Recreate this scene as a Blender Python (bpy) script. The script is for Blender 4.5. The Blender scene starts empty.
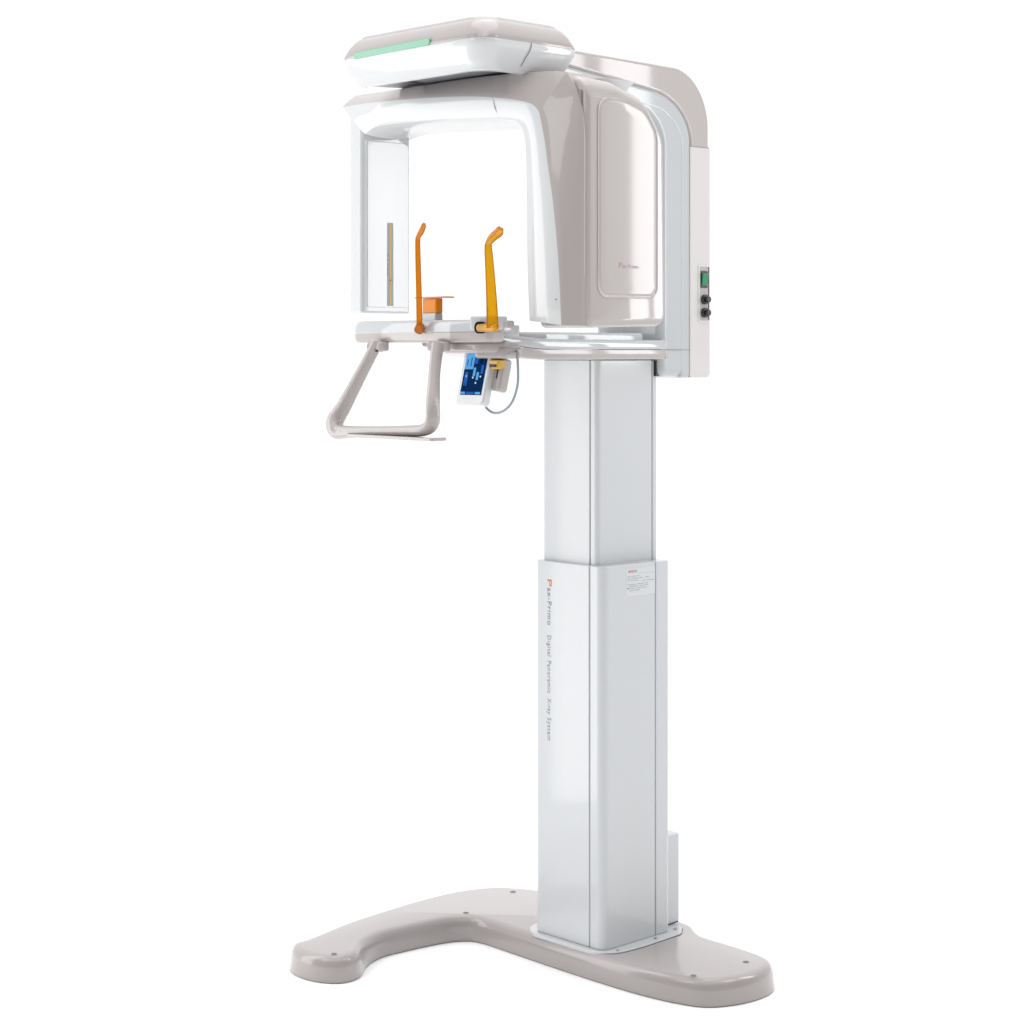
import bpy, bmesh, math
from mathutils import Vector, Matrix
S = bpy.context.scene
COL = S.collection
R = math.radians

# ------------------------------------------------------------------ camera
TH = R(46.5)
ct, sn = math.cos(TH), math.sin(TH)
CX, CD = .22, 4.625            # machine column relative to the camera: right, ahead
cam_xy = (-CX*ct + CD*sn, -(CX*sn + CD*ct))
cd = bpy.data.cameras.new('camera')
cam = bpy.data.objects.new('camera', cd)
COL.objects.link(cam)
cam.location = (cam_xy[0], cam_xy[1], 1.44)
cam.rotation_euler = (R(90), 0, TH)
cd.sensor_width = 36
cd.lens = 1944/1024*36
cd.shift_y = -162/1024
cd.clip_end = 1500
S.camera = cam
AHEAD = Vector((-sn, ct, 0))
RIGHT = Vector((ct, sn, 0))

def camspace(x, d, z):          # metres right of, ahead of the camera, height
    v = Vector((cam_xy[0], cam_xy[1], 0)) + RIGHT*x + AHEAD*d
    return Vector((v.x, v.y, z))

# ------------------------------------------------------------------ studio surround (world)
W = bpy.data.worlds.new('World')
S.world = W
W.use_nodes = True
nt = W.node_tree
nt.nodes.clear()
N = nt.nodes.new
L = nt.links.new
tc = N('ShaderNodeTexCoord')
def dot(vec):
    n = N('ShaderNodeVectorMath'); n.operation = 'DOT_PRODUCT'
    L(tc.outputs['Generated'], n.inputs[0]); n.inputs[1].default_value = vec
    return n.outputs['Value']
def ramp(v, a, b, c, d):
    n = N('ShaderNodeMapRange'); n.interpolation_type = 'SMOOTHSTEP'
    L(v, n.inputs[0])
    for i, x in enumerate((a, b, c, d)): n.inputs[i+1].default_value = x
    return n.outputs[0]
ah = dot(AHEAD); ri = dot(RIGHT); up = dot((0, 0, 1))
WALL_BACK, WALL_FRONT, TOP = 1.10, .20, 1.50
base = ramp(ah, -.55, .55, WALL_FRONT, WALL_BACK)
side = ramp(ri, .5, .95, 0, -.16)
ad = N('ShaderNodeMath'); L(base, ad.inputs[0]); L(side, ad.inputs[1])
upf = ramp(up, .45, .8, 0, 1)
mx = N('ShaderNodeMix'); mx.data_type = 'FLOAT'
L(upf, mx.inputs[0]); L(ad.outputs[0], mx.inputs[2]); mx.inputs[3].default_value = TOP
bg = N('ShaderNodeBackground'); bg.inputs[0].default_value = (1, 1, 1, 1)
L(mx.outputs[0], bg.inputs[1])
wo = N('ShaderNodeOutputWorld'); L(bg.outputs[0], wo.inputs[0])

# ------------------------------------------------------------------ studio lamps
def softbox(name, pos, target, sx, sy, power, col=(1, 1, 1)):
    l = bpy.data.lights.new(name, 'AREA'); l.shape = 'RECTANGLE'
    l.size = sx; l.size_y = sy; l.energy = power; l.color = col
    o = bpy.data.objects.new(name, l); COL.objects.link(o)
    o.location = pos
    o.rotation_euler = (Vector(target)-Vector(pos)).to_track_quat('-Z', 'Y').to_euler()
    return o
def facing(name, x, d0, d1, z0, z1, radiance, col=(1, 1, 1)):     # upright softbox beside the machine, square to it
    a = (d1-d0)*(z1-z0); d = (d0+d1)/2; z = (z0+z1)/2
    return softbox(name, camspace(x, d, z), camspace(0, d, z), d1-d0, z1-z0, radiance*math.pi*a, col)
facing('left_softbox', -1.45, 4.10, 4.615, .02, 2.5, 2.7)
facing('right_softbox', 2.9, 4.149, 4.375, 1.385, 2.9, 8.5)
facing('right_softbox', 2.9, 4.440, 4.62, 1.385, 2.9, 8.5)
softbox('left_key', camspace(-2.5, 2.2, 2.9), (0, 0, 1.5), 1.2, 1.2, 11)
softbox('right_key', camspace(2.8, 3.0, 3.2), (0, 0, 1.7), .9, .9, 11)
softbox('overhead_softbox', (0, 0, 5.2), (0, 0, 0), 3.2, 3.2, 50)

S.view_settings.view_transform = 'Standard'
S.view_settings.look = 'None'
S.view_settings.exposure = 0
S.view_settings.gamma = 1
S.render.engine = 'CYCLES'

# ------------------------------------------------------------------ materials
def mat(name, col, rough=.35, coat=.0, coat_rough=.04, metal=0, noise=.02, trans=0, emit=None, bump=0, spec=.5, ior=1.5):
    m = bpy.data.materials.new(name); m.use_nodes = True
    t = m.node_tree; b = t.nodes['Principled BSDF']
    b.inputs['Roughness'].default_value = rough
    b.inputs['Metallic'].default_value = metal
    b.inputs['Coat Weight'].default_value = coat
    b.inputs['Coat Roughness'].default_value = coat_rough
    b.inputs['Transmission Weight'].default_value = trans
    b.inputs['IOR'].default_value = ior
    b.inputs['Specular IOR Level'].default_value = spec
    b.inputs['Base Color'].default_value = (*col, 1)
    co = t.nodes.new('ShaderNodeTexCoord')
    if noise:
        nz = t.nodes.new('ShaderNodeTexNoise'); nz.inputs['Scale'].default_value = 900
        nz.inputs['Detail'].default_value = 2
        t.links.new(co.outputs['Object'], nz.inputs['Vector'])
        mr = t.nodes.new('ShaderNodeMapRange')
        mr.inputs[3].default_value = 1-noise; mr.inputs[4].default_value = 1+noise
        t.links.new(nz.outputs[0], mr.inputs[0])
        vm = t.nodes.new('ShaderNodeVectorMath'); vm.operation = 'SCALE'
        vm.inputs[0].default_value = col
        t.links.new(mr.outputs[0], vm.inputs['Scale'])
        t.links.new(vm.outputs[0], b.inputs['Base Color'])
    if bump:
        n2 = t.nodes.new('ShaderNodeTexNoise'); n2.inputs['Scale'].default_value = 1400
        t.links.new(co.outputs['Object'], n2.inputs['Vector'])
        bp = t.nodes.new('ShaderNodeBump'); bp.inputs['Strength'].default_value = bump
        bp.inputs['Distance'].default_value = .0004
        t.links.new(n2.outputs[0], bp.inputs['Height'])
        t.links.new(bp.outputs[0], b.inputs['Normal'])
    if emit:
        b.inputs['Emission Color'].default_value = (*emit[:3], 1)
        b.inputs['Emission Strength'].default_value = emit[3]
    return m
WHITE = mat('white_gloss_shell', (.61, .625, .637), .4, 1, .03, bump=.05)
COLW = mat('white_painted_aluminium', (.545, .561, .579), .42, .9, .085, bump=.08)
GREYW = mat('pale_grey_cover', (.45, .468, .485), .38, .8, .06, bump=.05)
TAUPE = mat('taupe_gloss_plastic', (.41, .373, .366), .36, .9, .05, bump=.05)
TAUPEM = mat('taupe_plastic', (.41, .372, .365), .40, .9, .05, bump=.08)
SHELFW = mat('shelf_white', (.47, .488, .503), .4, 1, .03, bump=.05)
LOWCOV = mat('sheen_rear_cover', (.60, .578, .572), .36, .9, .05, bump=.05)  # taupe lightened, the reflection's brightness is put into the colour
HOLE = mat('socket_black', (.006, .006, .007), .9, spec=.1)
BASEM = mat('taupe_base_paint', (.345, .313, .308), .3, .9, .09, bump=.12)
DARK = mat('dark_gap', (.05, .055, .06), .6)
MID = mat('grey_core', (.22, .23, .25), .5)
BLACK = mat('black_plastic', (.012, .012, .013), .3, .3)
STEEL = mat('steel_screw', (.45, .46, .48), .3, metal=1)
CABLE = mat('grey_cable', (.28, .32, .35), .35)
ORANGE = mat('clear_orange_acrylic', (.90, .27, .004), .10, 0, noise=0, trans=.55, spec=.25)
AMBER = mat('clear_amber_acrylic', (.92, .47, .006), .10, 0, noise=0, trans=.55, spec=.25)
CUP = mat('deep_orange_acrylic', (.90, .29, .004), .14, 0, noise=0, trans=.2, spec=.2)
DEEPO = mat('deep_orange_edge', (.72, .22, .003), .15, 0, noise=0, trans=.3, spec=.3)
YELLOW = mat('yellow_plastic', (.62, .36, .03), .3, .4)
GREENL = mat('green_indicator', (.15, .40, .26), .25, .5, emit=(.2, .62, .36, .05))
SWG = mat('lit_green_switch', (.0, .17, .07), .25, .3, emit=(.02, .5, .2, .08))
LBL = mat('label_film', (.60, .615, .625), .35, .4)
RED = mat('red_ink', (.45, .07, .04), .5)
OR_INK = mat('orange_ink', (.55, .15, .03), .5)
INK = mat('grey_ink', (.16, .17, .2), .5)
INK2 = mat('mid_grey_ink', (.24, .25, .28), .5)
PALEINK = mat('pale_grey_ink', (.40, .38, .375), .5)
STRIPG = mat('grey_blue_strip', (.36, .39, .44), .4)
STRIPY = mat('yellow_strip', (.62, .43, .12), .4)
def scr(name, col, k=.8): return mat(name, tuple(x*.15 for x in col), .5, noise=0, spec=0, emit=(*col, k))
SCR0 = scr('screen_navy', (.004, .028, .10))
SCR1 = scr('screen_sky', (.12, .42, .80))
SCR2 = scr('screen_blue', (.02, .13, .50))
SCR3 = scr('screen_white', (.75, .85, .95))
SCR4 = scr('screen_dark', (.002, .008, .04))
FLOORM = mat('white_studio_floor', (.95, .95, .95), .95, noise=0, spec=0)

# ------------------------------------------------------------------ mesh helpers
def finish(name, me, parent, mats, bevel=None, seg=3, ang=30, sharp=40):
    for m in (mats if isinstance(mats, (list, tuple)) else [mats]): me.materials.append(m)
    o = bpy.data.objects.new(name, me); COL.objects.link(o)
    if parent: o.parent = parent
    me.shade_smooth()
    if bevel:
        b = o.modifiers.new('bevel', 'BEVEL'); b.width = bevel; b.segments = seg
        b.limit_method = 'ANGLE'; b.angle_limit = R(ang); b.use_clamp_overlap = True
        w = o.modifiers.new('wn', 'WEIGHTED_NORMAL'); w.keep_sharp = True; w.weight = 80
    else:
        me.set_sharp_from_angle(angle=R(sharp))
    return o

def mesh(name, verts, faces, mats, parent, fmat=None, **k):
    me = bpy.data.meshes.new(name)
    me.from_pydata([tuple(v) for v in verts], [], faces)
    if fmat:
        for p, i in zip(me.polygons, fmat): p.material_index = i
    bm = bmesh.new(); bm.from_mesh(me)
    bmesh.ops.recalc_face_normals(bm, faces=bm.faces); bm.to_mesh(me); bm.free()
    return finish(name, me, parent, mats, **k)

def rpoly(pts, rad, n=7):
    """polygon with each corner rounded; rad is one number or a list"""
    out = []; m = len(pts)
    for i in range(m):
        r = rad[i] if isinstance(rad, (list, tuple)) else rad
        p = Vector(pts[i]); a = Vector(pts[i-1])-p; b = Vector(pts[(i+1) % m])-p
        if r <= 1e-6: out.append(tuple(p)); continue
        la, lb = a.length, b.length; a /= la; b /= lb
        al = math.acos(max(-1, min(1, a.dot(b))))
        if al > 3.1: out.append(tuple(p)); continue
        t = min(r/math.tan(al/2), la*.49, lb*.49); r2 = t*math.tan(al/2)
        bis = (a+b).normalized(); c = p+bis*(r2/math.sin(al/2))
        s0 = p+a*t-c; s1 = p+b*t-c
        a0 = math.atan2(s0.y, s0.x); a1 = math.atan2(s1.y, s1.x)
        d = (a1-a0+math.pi) % (2*math.pi)-math.pi
        for j in range(n+1):
            q = a0+d*j/n
            out.append((c.x+r2*math.cos(q), c.y+r2*math.sin(q)))
    return out

def place(plane, u, v, w):
    return {'XY': (u, v, w), 'YZ': (w, u, v), 'XZ': (u, w, v)}[plane]

def prism(name, plane, poly, a, b, m, parent, bevel=.003, **k):
    n = len(poly)
    v = [place(plane, u, w, a) for u, w in poly]+[place(plane, u, w, b) for u, w in poly]
    f = [list(range(n)), list(range(n, 2*n))]+[[i, (i+1) % n, n+(i+1) % n, n+i] for i in range(n)]
    return mesh(name, v, f, m, parent, bevel=bevel, **k)

def rect(x0, y0, x1, y1): return [(x0, y0), (x1, y0), (x1, y1), (x0, y1)]

def box(name, x0, x1, y0, y1, z0, z1, m, parent, bevel=.002, **k):
    return prism(name, 'XY', rect(x0, y0, x1, y1), z0, z1, m, parent, bevel=bevel, **k)

def loft(name, rings, m, parent, cap=True, fmat=None, **k):
    n = len(rings[0]); v = [p for r in rings for p in r]; f = []; fm = []
    for i in range(len(rings)-1):
        for j in range(n):
            f.append([i*n+j, i*n+(j+1) % n, (i+1)*n+(j+1) % n, (i+1)*n+j])
            fm.append(fmat(i, j) if fmat else 0)
    if cap:
        f += [list(range(n)), list(range((len(rings)-1)*n, len(rings)*n))]; fm += [0, 0]
    return mesh(name, v, f, m, parent, fmat=fm, **k)

def crom(pts, n=8, closed=False):
    P = [Vector(p) for p in pts]; out = []; m = len(P)
    rng = range(m) if closed else range(m-1)
    for i in rng:
        if closed: p0, p1, p2, p3 = P[i-1], P[i], P[(i+1) % m], P[(i+2) % m]
        else: p0, p1, p2, p3 = P[max(i-1, 0)], P[i], P[i+1], P[min(i+2, m-1)]
        for j in range(n):
            t = j/n
            out.append(.5*((2*p1)+(p2-p0)*t+(2*p0-5*p1+4*p2-p3)*t*t+(3*p1-p0-3*p2+p3)*t**3))
    if not closed: out.append(P[-1])
    return out

def tube(name, pts, rad, m, parent, seg=14, up=(0, 0, 1), flat=1.0, **k):
    """sweep an ellipse along pts; rad number or list; flat scales the second axis"""
    P = [Vector(p) for p in pts]; rings = []
    u = None
    for i, p in enumerate(P):
        t = (P[min(i+1, len(P)-1)]-P[max(i-1, 0)]).normalized()
        if u is None:
            u = Vector(up)-t*Vector(up).dot(t)
            if u.length < .1: u = Vector((1, 0, 0))-t*t.x
        else: u = u-t*u.dot(t)
        u.normalize(); w = t.cross(u)
        r = rad[i] if isinstance(rad, (list, tuple)) else rad
        rings.append([p+u*(r*math.cos(a))+w*(r*flat*math.sin(a)) for a in [2*math.pi*j/seg for j in range(seg)]])
    return loft(name, rings, m, parent, **k)

def cyl(name, p0, p1, r, m, parent, seg=24, bevel=None, **k):
    return tube(name, [p0, p1], r, m, parent, seg=seg, bevel=bevel, **k)

def text(name, body, size, mtx, m, parent, spacing=1.0, depth=.0003):
    c = bpy.data.curves.new(name, 'FONT'); c.body = body; c.size = size
    c.space_character = spacing; c.extrude = depth; c.resolution_u = 3
    o = bpy.data.objects.new(name, c); COL.objects.link(o)
    bpy.context.view_layer.update()
    dg = bpy.context.evaluated_depsgraph_get()
    me = bpy.data.meshes.new_from_object(o.evaluated_get(dg), depsgraph=dg)
    bpy.data.objects.remove(o)
    me.transform(mtx); me.materials.clear(); me.materials.append(m)
    o = bpy.data.objects.new(name, me); COL.objects.link(o); o.parent = parent
    return o

def basis(ex, ey, loc, sx=1, sy=1):
    ex = Vector(ex).normalized(); ey = Vector(ey).normalized(); ez = ex.cross(ey)
    M = Matrix((ex*sx, ey*sy, ez)).transposed().to_4x4()
    return Matrix.Translation(loc) @ M

# ------------------------------------------------------------------ floor
fl = mesh('floor', [(-400, -400, 0), (400, -400, 0), (400, 400, 0), (-400, 400, 0)], [[0, 1, 2, 3]], FLOORM, None)
fl['kind'] = 'structure'

# ------------------------------------------------------------------ the machine
root = bpy.data.objects.new('dental_xray_machine', None); COL.objects.link(root)
root['label'] = 'white and taupe panoramic dental x-ray machine on a telescopic column with a hooked floor base'
root['category'] = 'x-ray machine'

# ---- base
outline = [(-.446, -.545), (-.438, -.60), (-.385, -.627), (-.315, -.622), (-.266, -.585), (-.268, -.53), (-.318, -.468),
           (-.346, -.40), (-.345, -.33), (-.333, -.235), (-.312, -.178), (-.268, -.153), (-.14, -.154), (0, -.157), (.13, -.157), (.25, -.152), (.345, -.136),
           (.41, -.108), (.447, -.045), (.457, .03), (.440, .092), (.395, .130), (.30, .142), (.20, .145), (.155, .165), (.10, .195), (-.06, .20),
           (-.16, .165), (-.26, .155), (-.36, .137), (-.45, .085), (-.495, 0), (-.508, -.10), (-.503, -.22), (-.482, -.40)]
ol = crom([(a, b, 0) for a, b in outline], 6, closed=True)
def inset(pts, d):
    out = []; n = len(pts)
    for i in range(n):
        t = (pts[(i+1) % n]-pts[i-1]).normalized()
        out.append(pts[i]+Vector((-t.y, t.x, 0))*d)
    return out
area = sum(ol[i-1].x*ol[i].y-ol[i].x*ol[i-1].y for i in range(len(ol)))
sg = 1 if area > 0 else -1
rings = []
for d, z in ((.004, .0), (0, .003), (0, .006), (.0015, .020), (.003, .034), (.0045, .043), (.0075, .0505), (.012, .0563), (.0175, .0595), (.024, .0605)):
    rings.append([p+Vector((0, 0, z)) for p in inset(ol, d*sg)])
base = loft('base', rings, BASEM, root, sharp=60)
for x, y in ((-.3854, .066), (-.3304, -.1452), (-.2972, -.5817), (.3700, -.103), (.3879, .0557)):
    h = cyl('screw_hole', (x, y, .058), (x, y, .0612), .0068, BLACK, base)
    cyl('hole_rim', (x, y, .058), (x, y, .0608), .0095, BASEM, h)
cp = rpoly([(-.146, -.149), (.148, -.145), (.156, -.03), (.150, .105), (.115, .150), (-.140, .150)], [.07, .07, .05, .02, .03, .05], 10)
prism('collar_gap', 'XY', [((x-.005)*1.010+.005, y*(1.006 if y > 0 else .993)) for x, y in cp], .055, .0612, DARK, base, bevel=.0004)
prism('column_collar', 'XY', cp, .055, .0635, COLW, base, bevel=.0012)
for x, y in ((-.1255, -.095), (.138, -.100), (.137, .03), (.120, .118)):
    cyl('collar_screw', (x, y, .062), (x, y, .0655), .0045, STEEL, base, bevel=.0006)

# ---- columns: three panels with hairline gaps over a darker core
def column(name, x0, x1, y0, y1, xs, ys, z0, z1, r, m):
    rl = r*.55
    core = prism(name, 'XY', rpoly(rect(x0+.004, y0+.004, x1-.004, y1-.004), r*.8), z0, z1-.006, MID, root, bevel=.001)
    g = .0011
    fp = rpoly([(x0, y0), (xs-g, y0), (xs-g, y0+.02), (xs-g, y1), (x0, y1)], [rl, 0, 0, 0, rl])
    prism('front_panel', 'XY', fp, z0, z1, m, core, bevel=.0025)
    cpn = rpoly([(xs+g, y0), (x1, y0), (x1, ys-g), (xs+g, ys-g)], [0, r, 0, 0], 12)
    prism('corner_panel', 'XY', cpn, z0, z1, m, core, bevel=.0025)
    rp = rpoly([(xs+g, ys+g), (x1, ys+g), (x1, y1), (xs+g, y1)], [0, 0, rl*.6, 0])
    prism('rear_panel', 'XY', rp, z0, z1-.001, m, core, bevel=.0025)
    return core
low = column('lower_column', -.106, .1205, -.131, .099, .0775, .048, .0635, .943, .036, COLW)
upc = column('upper_column', -.0975, .0885, -.1155, .0905, .0640, .0715, .80, 1.417, .030, COLW)
# black box standing in for the shaded gap between column and support arm
box('gap_shade', .089, .0965, .076, .088, 1.378, 1.415, BLACK, upc, bevel=.001)

# writing down the front of the lower column: reads from top to bottom
yt = -.1312
def vtext(name, body, z, zend, x=-.0600, h=.0138, m=INK):
    size = h/.70
    o = text(name, body, size, Matrix.Identity(4), m, low, 1.15)
    xs_ = [v.co.x for v in o.data.vertices]; w = max(xs_)-min(xs_); mn = min(xs_)
    k = (z-zend)/w
    # local +x -> down (-z), local +y -> +x, facing -y
    M = Matrix(((0, 1, 0, x), (0, 0, 1, yt), (-k, 0, 0, z+mn*k), (0, 0, 0, 1)))
    M[1][2] = -1
    o.data.transform(M)
    return o
vtext('column_lettering', 'P', .9000, .8830, x=-.0600, h=.0142, m=OR_INK)
vtext('column_lettering', 'ax-Primo', .8800, .7930)
vtext('column_lettering', 'Digital', .7680, .7195, h=.0125, m=INK2)
vtext('column_lettering', 'Panoramic', .7085, .6330, h=.0125, m=INK2)
vtext('column_lettering', 'X-ray', .6200, .5830, h=.0125, m=INK2)
vtext('column_lettering', 'System', .5745, .5215, h=.0125, m=INK2)

# rating label on the side of the lower column
lab = box('rating_label', .1195, .1209, -.0535, .0455, .868, .932, LBL, low, bevel=.0003)
def stext(body, y, z, size, m, w=None):
    o = text('label_print', body, size, Matrix.Identity(4), m, lab, 1.0, .00015)
    xs_ = [v.co.x for v in o.data.vertices]; k = (w/(max(xs_)-min(xs_))) if w else 1
    o.data.transform(basis((0, 1, 0), (0, 0, 1), (.1211, y, z), sx=k))
    return o
stext('VATECH', -.0475, .9228, .0085, RED, .030)
box('label_rule', .1209, .1211, -.0155, .0450, .9195, .9200, STRIPG, lab, bevel=None)
for z, segs in ((.9135, ((-.049, -.041), (-.037, -.020), (-.016, -.008))), (.9085, ((-.049, -.039), (-.035, -.014), (-.010, .002), (.012, .025))),
                (.9035, ((-.049, -.043), (-.039, -.030), (-.026, -.012))), (.9010, ((.0, .012), (.017, .044))),
                (.8945, ((-.049, -.02), (-.016, .008), (.012, .020))), (.8900, ((-.043, -.012), (-.008, .004), (.008, .022))),
                (.8850, ((-.043, -.025), (-.02, -.004), (0, .015))), (.8805, ((-.043, -.03), (-.026, -.008)))):
    for a, b in segs: box('label_line', .1209, .12115, a, b, z, z+.0017, STRIPG, lab, bevel=None)
box('label_mark', .1209, .1212, -.0492, -.0462, .8855, .8885, BLACK, lab, bevel=None)

# cable box behind the column foot
cb = prism('cable_box', 'XY', rpoly(rect(-.075, .1045, .090, .172), [.004, .004, .012, .012]), .0665, .279, COLW, root, bevel=.006)
box('cable_box_foot', -.07, .085, .107, .168, .0635, .0665, DARK, cb, bevel=None)

# ------------------------------------------------------------------ support arm (inverted L)
def arc(cx, cz, rx, rz, a0, a1, n=12):
    return [(cx+rx*math.cos(R(a0+(a1-a0)*i/n)), cz+rz*math.sin(R(a0+(a1-a0)*i/n))) for i in range(n+1)]
outer = [(-.34, 2.122)]+arc(.123, 1.975, .130, .140, 86, 0, 14)+[(.253, 1.374)]
innerb = [(.182, 1.374)]+arc(.032, 1.9355, .150, .1155, 0, 84, 14)+[(-.34, 2.090)]
sup = prism('support_arm', 'YZ', outer+innerb, -.110, .110, TAUPE, root, bevel=.009, seg=4)
ic = [(.188, 1.3745)]+arc(.032, 1.9355, .156, .1215, 0, 84, 14)+[(-.34, 2.095), (-.34, 2.045)]+arc(-.04, 1.925, .118, .085, 84, 0, 12)+[(.078, 1.3745)]
prism('inner_cover', 'YZ', ic, -.1085, .1085, GREYW, sup, bevel=.020, seg=6)
ic2 = [(.186, 1.373)]+arc(.032, 1.9355, .154, .1195, 0, 84, 14)+[(-.34, 2.093), (-.34, 2.06)]+arc(.03, 1.925, .118, .085, 84, 0, 12)+[(.148, 1.373)]
prism('side_rib', 'YZ', ic2, -.1092, .1092, GREYW, sup, bevel=.009, seg=5)
box('cover_seam', -.1094, .1094, .070, .186, 1.4395, 1.4410, MID, sup, bevel=None)
box('cover_seam', -.1104, .1104, .186, .2534, 1.9295, 1.9308, MID, sup, bevel=None)
prism('lower_rear_cover', 'YZ', rpoly(rect(.1815, 1.3735, .2545, 1.9290), [.002, .012, .004, .002]), -.1108, .1108, LOWCOV, sup, bevel=.008, seg=4)
# switch panel set in the side
fr = prism('switch_panel', 'YZ', rpoly(rect(.2095, 1.507, .2510, 1.646), .006, 5), .108, .1128, WHITE, sup, bevel=.0015)
prism('panel_plate', 'YZ', rpoly(rect(.2145, 1.511, .2480, 1.642), .004, 4), .109, .1132, TAUPE, fr, bevel=.0004)
box('panel_edge', .1095, .1138, .2445, .2485, 1.512, 1.641, mat('dark_brown_edge', (.07, .05, .05), .5), fr, bevel=.0004)
sw = box('power_switch', .110, .1150, .2165, .2410, 1.590, 1.631, BLACK, fr, bevel=.001)
mesh('switch_rocker', [(.114, .2190, 1.5965), (.114, .2395, 1.5965), (.114, .2395, 1.625), (.114, .2190, 1.625),
                       (.1165, .2190, 1.5965), (.1165, .2395, 1.5965), (.1205, .2395, 1.625), (.1205, .2190, 1.625)],
     [[0, 1, 2, 3], [4, 5, 6, 7], [0, 1, 5, 4], [1, 2, 6, 5], [2, 3, 7, 6], [3, 0, 4, 7]], SWG, sw, bevel=.0006)
for z in (1.562, 1.530):
    fh = cyl('fuse_holder', (.112, .2300, z), (.1210, .2300, z), .0118, BLACK, fr, bevel=.0012)
    cyl('fuse_cap', (.121, .2300, z), (.1300, .2300, z), .0075, BLACK, fr, bevel=.001)

# ------------------------------------------------------------------ top housing (fixed head)
def rr(hx, y0, y1, z, rf, rb, cx=0, n=10):
    return [(x, y, z) for x, y in rpoly([(cx-hx, y0), (cx+hx, y0), (cx+hx, y1), (cx-hx, y1)], [rf*.4, rf, rb, rb], n)]
F0, B0 = -.613, -.318
def head_ring(d, z, dz=0):
    P = rr(.236-d, F0+d, B0-d, z, .050, .032)
    if z < 2.06: P = [(x, y, zz+.016*max(0, min(1, (y+.575)/.05))*min(1, (2.06-z)/.02)*max(0, min(1, (-.10-x)/.08))) for x, y, zz in P]
    return P
lower_r = [head_ring(.060, 2.056), head_ring(.050, 2.048), head_ring(.042, 2.036), head_ring(.036, 2.0285), head_ring(.027, 2.0315), head_ring(.014, 2.052),
           head_ring(.004, 2.076), head_ring(0, 2.090), head_ring(.001, 2.0925)]
th = loft('top_housing', lower_r, WHITE, root, cap=True, sharp=70)
upper_r = [head_ring(.001, 2.0925), head_ring(.0005, 2.094), head_ring(.004, 2.104), head_ring(.010, 2.117), head_ring(.018, 2.129), head_ring(.025, 2.136), head_ring(.0285, 2.1375),
           head_ring(.0295, 2.1405), head_ring(.036, 2.1445), head_ring(.060, 2.147)]
loft('top_cover', upper_r, TAUPE, th, cap=True, sharp=50)
# green status lamp let into the front of the cover
gl = rpoly([(-.186, 2.0880), (.072, 2.0915), (.072, 2.1075), (-.186, 2.1035)], .006, 5)
prism('status_lamp', 'XZ', gl, -.6145, -.590, GREENL, th, bevel=.002)
# hairline joint down the side
seam = [(.2368, -.470, 2.0925), (.2343, -.472, 2.077), (.2273, -.479, 2.060), (.2175, -.484, 2.043)]
tube('side_joint', crom(seam, 4), .0009, MID, th, seg=6)
# bearing seen in the gap
br = cyl('bearing_ring', (0, -.45, 2.044), (0, -.45, 2.060), .120, MID, th, seg=64)
cyl('bearing_plate', (0, -.45, 2.048), (0, -.45, 2.058), .135, DARK, br, seg=64)
for a in range(12):
    x, y = .128*math.cos(a*R(30)), -.45+.128*math.sin(a*R(30))
    cyl('bearing_bolt', (x, y, 2.045), (x, y, 2.050), .004, STEEL, br, seg=10)
# link between the housing and the support arm
prism('arm_link', 'YZ', [(-.36, 2.05), (-.20, 2.05), (-.20, 2.10), (-.36, 2.10)], -.10, .10, WHITE, sup, bevel=.004)

# ------------------------------------------------------------------ rotating unit (yoke)
ST = [((-.370, 2.040), (-.3795, 2.010), (-.298, 1.9404)), ((-.2618, 2.040), (-.2725, 2.0105), (-.2508, 1.9555)), ((-.1035, 2.0405), (-.0861, 2.0035), (-.1032, 1.9530)),
      ((.0404, 2.0395), (.0636, 1.9931), (.0474, 1.9465)), ((.1589, 2.0360), (.175, 1.9783), (.1436, 1.9393)), ((.2515, 2.0315), (.2459, 1.9632), (.1937, 1.9317)),
      ((.3000, 2.0275), (.2701, 1.9515), (.2153, 1.9224)), ((.3300, 2.0215), (.2822, 1.9378), (.2276, 1.9087)), ((.3560, 1.9870), (.2912, 1.9055), (.2352, 1.8847)),
      ((.3725, 1.945), (.2987, 1.8756), (.2383, 1.8528)), ((.3795, 1.8962), (.3076, 1.8268), (.2398, 1.8103)), ((.3797, 1.7512), (.3239, 1.7423), (.2413, 1.7256)),
      ((.3797, 1.6267), (.3387, 1.623), (.2428, 1.6198)), ((.3797, 1.4905), (.3475, 1.4915), (.2489, 1.5020))]
def c3(i):
    P = [(a[i][0], 0, a[i][1]) for a in ST]
    return crom(P[:8], 6)[:-1]+crom(P[7:], 6)
O, Mi, I = c3(0), c3(1), c3(2)
n = len(O); rings = []
for i in range(n):
    t = i/(n-1)
    k = 0 if t < .5 else min(1, (t-.5)/.08)
    yb = -.30*(1-k)+-.44*k
    ybo = -.235*(1-k)+-.44*k
    o, m_, q = O[i], Mi[i], I[i]
    dirv = (q-m_).normalized()
    # the opening's edge rolls under, the crossbar's underside dips toward the back
    dz = .010*(1-k)
    inn = Vector((q.x, 0, q.z)) + dirv*.004
    bx_ = .085*max(0, 1-t/.22)
    rings.append([(inn.x-bx_, yb, inn.z-dz*.6+.010*max(0, 1-t/.22)), (inn.x, -.455, inn.z-dz*.3), (q.x+dirv.x*.003, -.482, q.z+dirv.z*.003), (q.x, -.4885, q.z), (q.x-dirv.x*.006, -.4915, q.z-dirv.z*.006),
                  ((m_.x*.6+q.x*.4), -.4935, (m_.z*.6+q.z*.4)),
                  (m_.x, -.492, m_.z), (m_.x+(o.x-m_.x)*.25, -.486, m_.z+(o.z-m_.z)*.25), (o.x-(o.x-m_.x)*.12, -.4645, o.z-(o.z-m_.z)*.12), (o.x, -.4575, o.z), (o.x, ybo, o.z)])
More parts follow.
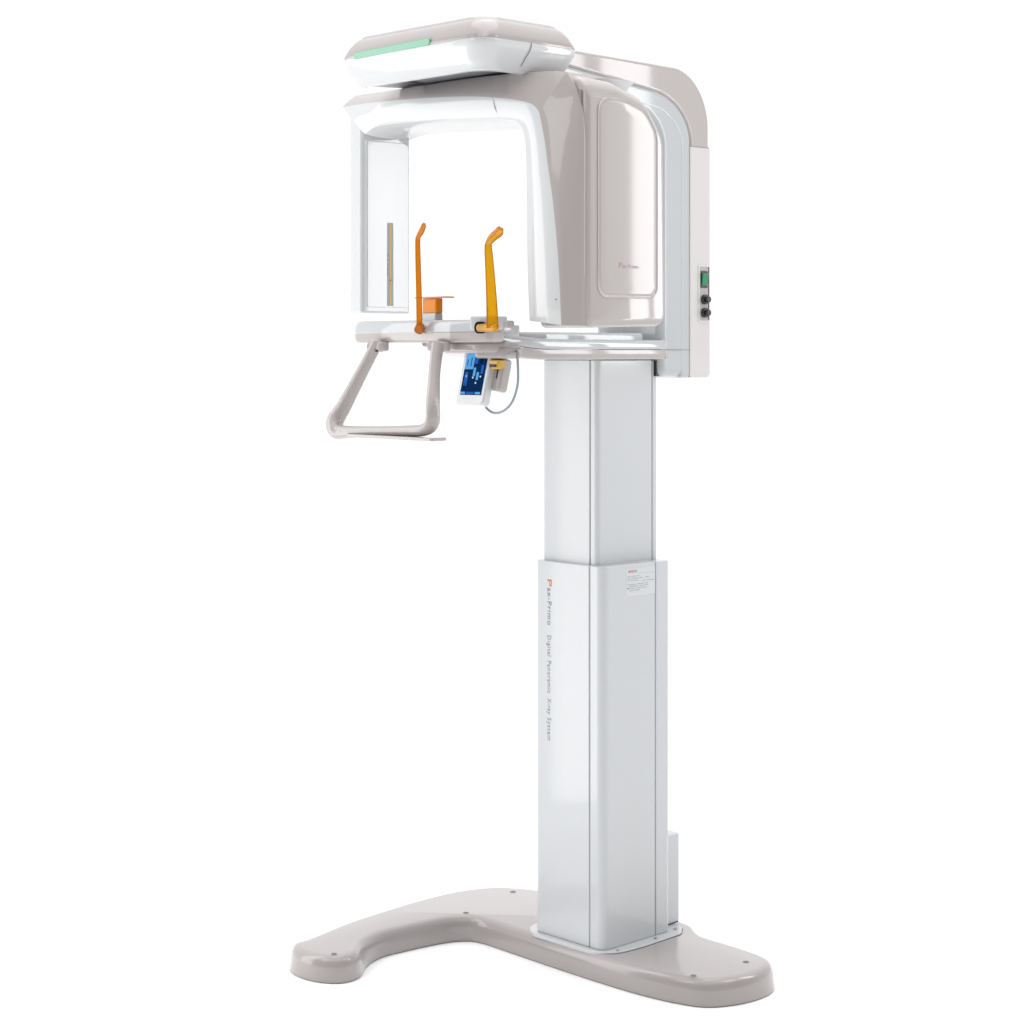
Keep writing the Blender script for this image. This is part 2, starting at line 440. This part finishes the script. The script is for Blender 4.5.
yoke = loft('rotating_yoke', rings, [WHITE, TAUPE], root, fmat=lambda i, j: 1 if j in (6, 7, 8, 9) else 0, sharp=33)
ed = yoke.data.attributes.get('sharp_edge') or yoke.data.attributes.new('sharp_edge', 'BOOLEAN', 'EDGE')
J = 42; R11 = 11
for e in yoke.data.edges:
    a, b = sorted(e.vertices)
    if a//R11 == J and b//R11 == J and a % R11 >= 6 and b % R11 <= 10: ed.data[e.index].value = True
# hairline joint across the crossbar
tube('crossbar_joint', [(.148, -.4585, 2.0290), (.139, -.4915, 1.984), (.147, -.4945, 1.962), (.156, -.4895, 1.9400)], .0008, STRIPG, yoke, seg=6)
cyl('locating_pin', (.333, -.4905, 1.545), (.333, -.4942, 1.545), .0016, MID, yoke, seg=12)

# tube head cover
yf, yb2 = -.4535, -.216
side = [(yf, 1.486), (yb2+.006, 1.492), (yb2, 1.90), (yb2-.045, 1.985), (yf+.10, 2.012), (yf, 2.016)]
side = rpoly(side, [.018, .030, .10, .06, .05, .016], 10)
RT, RS, XO = .052, .0105, .3855
def head_section(x):
    dt = 0 if x < XO-RT else RT-math.sqrt(max(0, RT*RT-(x-XO+RT)**2))
    ds = 0 if x < XO-RS else RS-math.sqrt(max(0, RS*RS-(x-XO+RS)**2))
    P = [Vector((y, z, 0)) for y, z in side]
    ar = sum(P[i-1].x*P[i].y-P[i].x*P[i-1].y for i in range(len(P)))
    P = inset(P, ds*(1 if ar > 0 else -1))
    out = []
    for p in P:
        w = max(0, min(1, (p.y-1.86)/.14)); w = w*w*(3-2*w)
        out.append((x, p.x, p.y-min(dt, .036)*w))
    return out
xs_h = [.246, .30]+[XO-RT+RT*math.sin(R(a)) for a in (0, 8, 16, 24, 32, 40, 46)]+[XO-RS+RS*math.sin(R(a)) for a in (5, 15, 28, 40, 52, 64, 76, 90)]
xs_h = sorted(xs_h)
thd = loft('tube_head', [head_section(x) for x in xs_h], TAUPE, yoke, sharp=50)
# filler between yoke and head cover, the groove's shade put into its colour
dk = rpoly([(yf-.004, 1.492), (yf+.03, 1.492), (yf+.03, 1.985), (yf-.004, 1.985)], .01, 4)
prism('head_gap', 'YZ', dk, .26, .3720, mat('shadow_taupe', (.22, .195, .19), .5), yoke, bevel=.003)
# raised side panel with soft rim
pan = rpoly([(-.4230, 1.551), (-.2390, 1.551), (-.2390, 1.905), (-.275, 1.950), (-.34, 1.968), (-.4230, 1.970)], [.026, .026, .06, .05, .05, .03], 9)
def ring_yz(poly, x, s):
    cy, cz = -.331, 1.775
    return [(x, cy+(y-cy)*(1-s/.092), cz+(z-cz)*(1-s/.224)) for y, z in poly]
loft('side_panel', [ring_yz(pan, .380, -.0015), ring_yz(pan, .3858, -.0015), ring_yz(pan, .3874, -.0006), ring_yz(pan, .3877, .0004), ring_yz(pan, .3873, .0014), ring_yz(pan, .3864, .0024), ring_yz(pan, .3862, .0040), ring_yz(pan, .3870, .0060), ring_yz(pan, .3872, .009), ring_yz(pan, .3872, .03)],
     TAUPE, thd, sharp=60)
def ptext(body, y, z, size, m, w):
    o = text('panel_lettering', body, size, Matrix.Identity(4), m, thd, 1.1, .0002)
    xs_ = [v.co.x for v in o.data.vertices]; k = w/(max(xs_)-min(xs_))
    o.data.transform(basis((0, 1, 0), (0, 0, 1), (.3875, y, z), sx=k))
ptext('P', -.3605, 1.6130, .0175, mat('faded_orange_ink', (.5, .27, .19), .5), .0085)
ptext('ax-Primo', -.3495, 1.6130, .0125, PALEINK, .050)

# sensor arm
sa = prism('sensor_arm', 'XY', rpoly(rect(-.3880, -.4655, -.3410, -.3150), [.010, .010, .008, .012], 6), 1.526, 1.988, WHITE, yoke, bevel=.006, seg=4)
prism('inner_panel', 'YZ', rpoly(rect(-.449, 1.541, -.3220, 1.932), .005, 4), -.342, -.3392, WHITE, sa, bevel=.0012)
wnd = box('sensor_window', -.3395, -.3388, -.3890, -.3700, 1.5445, 1.7415, STRIPG, sa, bevel=.0002)
box('sensor_strip', -.3390, -.3384, -.3825, -.3758, 1.5455, 1.7405, STRIPY, wnd, bevel=None)
cyl('sensor_mark', (-.3386, -.3795, 1.605), (-.3380, -.3795, 1.605), .0022, RED, wnd, seg=10)
for z in (1.618, 1.628, 1.638, 1.650, 1.662): box('sensor_scale', -.3390, -.3386, -.3880, -.3862, z, z+.006, RED if z < 1.64 else INK, wnd, bevel=None)

# ------------------------------------------------------------------ patient shelf
SH = [(.077, -.10, .1300, 1.4180, 1.4405, 1.4636), (-.10, -.10, .1302, 1.4180, 1.4405, 1.4636), (-.25, -.10, .1302, 1.4180, 1.4405, 1.4640), (-.33, -.10, .1300, 1.4185, 1.4415, 1.4655), (-.38, -.09, .1290, 1.4215, 1.4450, 1.4690),
      (-.42, -.08, .1285, 1.4255, 1.4510, 1.4725), (-.46, -.07, .1300, 1.4310, 1.4595, 1.4755), (-.50, -.06, .1330, 1.4400, 1.4660, 1.4770), (-.53, -.05, .1300, 1.4480, 1.4690, 1.4770)]
def band(y, x0, x1, za, zb, ra, rb):
    return [(x, y, z) for x, z in rpoly([(x0, za), (x1, za), (x1, zb), (x0, zb)], [ra, ra, rb, rb], 5)]
def dense(S_, n=5):
    P = []
    for i in range(len(S_)-1):
        for j in range(n): P.append([S_[i][k]+(S_[i+1][k]-S_[i][k])*(j/n) for k in range(6)])
    P.append(list(S_[-1])); return P
SHD = SH
shelf = loft('patient_shelf', [band(s[0], s[1], s[2], s[4]+.0008, s[5], .0015, .010) for s in SHD], SHELFW, root, sharp=45)
loft('shelf_trim', [band(s[0], s[1], s[2]-.0005, s[3], s[4], .007, .001) for s in SHD], TAUPEM, shelf, sharp=45)
def endcap(name, z0, z1, m):
    return prism(name, 'XY', rpoly([(-.10, .070), (.130, .070), (.130, .0835), (-.10, .0835)], [0, 0, .012, .0]), z0, z1, m, shelf, bevel=.004)
endcap('shelf_end', 1.4413, 1.4620, SHELFW); endcap('trim_end', 1.4185, 1.4402, TAUPEM)
# raised deck on top of the arm
dkp = rpoly([(-.09, .055), (.105, .035), (.108, -.30), (.095, -.47), (-.09, -.47)], [.01, .03, .05, .02, .01], 8)
prism('shelf_deck', 'XY', dkp, 1.455, 1.4800, SHELFW, shelf, bevel=.007, seg=4)
# chin tray
tp = rpoly([(-.262, -.530), (-.240, -.574), (-.10, -.582), (.10, -.582), (.218, -.570), (.205, -.520), (.135, -.455), (-.15, -.455)], [.03, .035, .05, .05, .014, .03, .02, .03], 8)
def shrink(poly, k, cx=0, cy=-.52): return [(cx+(x-cx)*k, cy+(y-cy)*(1-(1-k)*3)) for x, y in poly]
tr_top = loft('chin_tray', [[(x, y, z) for x, y in shrink(tp, k)] for k, z in ((1.0, 1.4785), (1.0, 1.484), (.995, 1.492), (.985, 1.4995), (.970, 1.5035), (.945, 1.5048))], SHELFW, shelf, sharp=60)
loft('tray_trim', [[(x, y, z) for x, y in shrink(tp, k)] for k, z in ((.955, 1.4560), (.975, 1.4570), (.99, 1.4605), (.998, 1.466), (.9985, 1.4778))], TAUPEM, shelf, sharp=60)
# socket blocks at the right end of the tray
prism('socket_block', 'XY', rpoly([(.165, -.588), (.222, -.578), (.226, -.53), (.165, -.50)], .008, 4), 1.482, 1.511, SHELFW, shelf, bevel=.004)
prism('block_step', 'XY', rpoly([(.17, -.545), (.2265, -.545), (.222, -.505), (.17, -.50)], .006, 4), 1.478, 1.5025, TAUPEM, shelf, bevel=.004)
prism('block_step', 'XY', rpoly([(.12, -.515), (.185, -.515), (.205, -.470), (.12, -.465)], .006, 4), 1.470, 1.4930, SHELFW, shelf, bevel=.003)
# underside bracket that carries the screen
prism('screen_bracket', 'XY', rpoly([(.04, -.56), (.17, -.56), (.185, -.50), (.165, -.43), (.05, -.43)], .02, 5), 1.4330, 1.4570, TAUPEM, shelf, bevel=.008, seg=4)
prism('screen_bracket', 'XY', rpoly([(.10, -.53), (.19, -.515), (.19, -.45), (.13, -.42)], .018, 5), 1.4215, 1.4480, TAUPEM, shelf, bevel=.008, seg=4)

# chin rest
cr = box('chin_post', -.056, -.006, -.528, -.506, 1.500, 1.5225, SHELFW, shelf, bevel=.004)
chin = prism('chin_rest', 'XY', rpoly([(-.054, -.528), (-.002, -.528), (-.002, -.508), (-.054, -.508)], .007, 5), 1.5215, 1.5535, CUP, root, bevel=.002)
chin['label'] = 'clear orange chin rest cup with a flat thin top plate'
prism('rest_plate', 'XY', rpoly([(-.076, -.535), (.032, -.535), (.032, -.500), (-.076, -.500)], .012, 5), 1.5540, 1.5572, CUP, chin, bevel=.001)

# temple supports: pin, blade, bent pad
def blade(path, m, parent, wide, thick, name='blade', shift=0, own=None):
    P = crom(path, 6); rings = []
    nn = len(P)
    for i, p in enumerate(P):
        t = (P[min(i+1, nn-1)]-P[max(i-1, 0)]).normalized()
        w = RIGHT-t*RIGHT.dot(t); w.normalize(); d = t.cross(w)
        f = i/(nn-1); wd = wide(f); td = thick
        if own: p = p+w*(wd-own)*shift; wd = own; td = thick*1.15
        rings.append([p+w*wd*a+d*td*b for a, b in ((-1, -.5), (-.8, -1), (.8, -1), (1, -.5), (1, .5), (.8, 1), (-.8, 1), (-1, .5))])
    return loft(name, rings, m, parent, sharp=50)
def P3(px, py, Y):          # point on the plane y = Y, from measured bearings
    k = (px-512)/1944
    X = (k*(CD+Y*ct)-CX-Y*sn)/(ct+k*sn); d = CD-X*sn+Y*ct
    return (X, Y, 1.44+(350-py)*d/1944)
t1 = cyl('temple_support', (.003, -.574, 1.4868), (.0225, -.604, 1.4838), .0095, ORANGE, root, bevel=.002)
t1['label'] = 'orange temple support rod at the far side of the chin tray'
PA = ([(.0195, -.597, 1.482), (.0175, -.597, 1.56), (.0150, -.597, 1.62), (.0135, -.597, 1.672), (.0160, -.597, 1.686), (.0285, -.597, 1.700), (.0350, -.597, 1.7125)])
wa = lambda f: .0066-.0020*f if f < .75 else .0056-.0030*max(0, f-.93)/.07
blade(PA, ORANGE, t1, wa, .0050)
blade(PA, AMBER, t1, wa, .0050, 'edge_rib', -1, .0011); blade(PA, DEEPO, t1, wa, .0050, 'edge_rib', 1, .0009)
cyl('socket', (.001, -.571, 1.4868), (.004, -.5835, 1.4868), .0125, HOLE, t1)
t2 = cyl('temple_support', (.205, -.594, 1.4862), (.2590, -.594, 1.4862), .0085, AMBER, root, bevel=.002)
t2['label'] = 'amber temple support rod at the near side of the chin tray'
PB = ([(.2480, -.594, 1.486), (.2450, -.594, 1.54), (.2400, -.594, 1.60), (.2350, -.594, 1.650), (.2365, -.594, 1.664), (.2490, -.594, 1.6745), (.2640, -.594, 1.682), (.2740, -.594, 1.690)])
wb = lambda f: .0130-.0068*min(1, f/.6) if f < .6 else .0062+.0018*min(1, (f-.6)/.3)-(.0030*(f-.94)/.06 if f > .94 else 0)
blade(PB, AMBER, t2, wb, .0055)
for q in (-1, 1): blade(PB, DEEPO, t2, wb, .0055, 'edge_rib', q, .0009)
cyl('socket', (.202, -.5800, 1.487), (.202, -.5925, 1.487), .0125, HOLE, t2)

# ------------------------------------------------------------------ patient handles
hp = [(-.130, -.590, 1.458), (-.144, -.601, 1.425), (-.164, -.622, 1.370), (-.184, -.643, 1.315), (-.193, -.660, 1.283), (-.180, -.668, 1.262), (-.150, -.668, 1.2595),
      (-.05, -.664, 1.2645), (.05, -.660, 1.2680), (.105, -.658, 1.272), (.127, -.655, 1.288), (.124, -.650, 1.330), (.100, -.625, 1.39), (.082, -.600, 1.452)]
hr = [.0150, .0145, .0160, .0185, .0215, .0210, .0165, .0125, .0130, .0145, .0160, .0150, .0130, .0140]
HP = crom(hp, 7); HR = [v.x for v in crom([(r, 0, 0) for r in hr], 7)]
hd = tube('patient_handle', HP, HR, TAUPEM, root, seg=20, up=(0, 1, 0), flat=.85, sharp=80)
prism('handle_plate', 'XY', rpoly([(-.140, -.685), (.160, -.685), (.160, -.640), (-.09, -.640)], .008, 4), 1.2500, 1.2570, TAUPEM, hd, bevel=.002)
for x in (-.122, .083):
    cyl('handle_stub', (x, -.585, 1.458), (x, -.585, 1.437), .0155, TAUPEM, hd, bevel=.005)
    tube('stub_bridge', [(x-.030, -.597, 1.448), (x, -.585, 1.446)], .011, TAUPEM, hd)
for x in (-.138, -.122): cyl('handle_screw', (x, -.600, 1.4360), (x, -.600, 1.4395), .0035, BLACK, hd, seg=10)

# ------------------------------------------------------------------ control screen
ms = bpy.data.objects.new('tmp', None)
tilt = Matrix.Translation((.113, -.512, 1.384)) @ Matrix.Rotation(R(-14), 4, 'X')
def lbox(name, x0, x1, y0, y1, z0, z1, m, parent, bevel=.002, r=.0, mtx=tilt, **k):
    poly = rpoly(rect(x0, z0, x1, z1), r, 5) if r else rect(x0, z0, x1, z1)
    o = prism(name, 'XZ', poly, y0, y1, m, parent, bevel=bevel, **k)
    o.data.transform(mtx); return o
bpy.data.objects.remove(ms)
scn = lbox('control_screen', -.0445, .0425, -.011, .011, -.066, .056, WHITE, root, bevel=.004, r=.009, seg=4)
scn['label'] = 'small tilted touch screen with a dark blue display'
disp = lbox('display', -.0335, .0335, -.0120, -.0108, -.0445, .0500, SCR0, scn, bevel=None)
def sp(x0, x1, z0, z1, m, r=0): lbox('display_mark', x0, x1, -.0126, -.0119, z0, z1, m, disp, bevel=None, r=r)
sp(-.0325, -.0055, .012, .0480, SCR1, .002)
sp(-.0040, .0325, .0400, .0485, SCR2)
sp(-.0325, -.0180, -.0430, -.0380, SCR1); sp(-.0140, .0100, -.0430, -.0380, SCR2); sp(.0140, .0300, -.0430, -.0380, SCR1)
sp(-.0280, -.0180, -.026, .006, SCR2, .004); sp(-.0255, -.0205, -.030, -.018, SCR4, .002); sp(-.0250, -.0212, -.006, -.001, SCR3, .0018)
sp(-.0030, .0040, -.004, .016, SCR1, .0025); sp(.0085, .0155, -.012, .006, SCR1, .0025); sp(.0205, .0275, .002, .022, SCR2, .0025)
sp(-.0035, .0005, -.0085, -.0045, SCR3, .0018); sp(.0080, .0120, -.020, -.016, SCR3, .0018); sp(.0200, .0240, -.006, -.002, SCR3, .0018)
sp(-.0275, -.0235, .020, .034, SCR2); sp(-.0160, -.0120, .018, .038, SCR2)
sp(-.0030, .0060, .024, .036, SCR2); sp(.0150, .0190, .026, .037, SCR4)
hold = lbox('bite_holder', .0390, .0660, -.006, .022, -.0330, .040, TAUPEM, root, bevel=.006, r=.008, seg=4)
hold.data.transform(Matrix.Translation((0, .012, 0)))
bs = lbox('holder_slot', .0520, .0555, -.0068, -.0050, -.006, .026, BLACK, hold, bevel=None); bs.data.transform(Matrix.Translation((0, .012, 0)))
bb = box('bite_block', .1470, .1790, -.515, -.490, 1.3990, 1.4190, YELLOW, hold, bevel=.003)
box('block_slot', .1520, .1750, -.5165, -.505, 1.4030, 1.4095, mat('dark_red_slot', (.06, .012, .008), .5), bb, bevel=.0005)
cab = crom([(.118, -.500, 1.333), (.126, -.500, 1.316), (.150, -.500, 1.305), (.180, -.500, 1.3095), (.208, -.500, 1.330), (.222, -.498, 1.365), (.2215, -.496, 1.400), (.213, -.490, 1.427), (.19, -.47, 1.437), (.12, -.45, 1.440)], 7)
tube('screen_cable', cab, .0027, CABLE, root, seg=10)
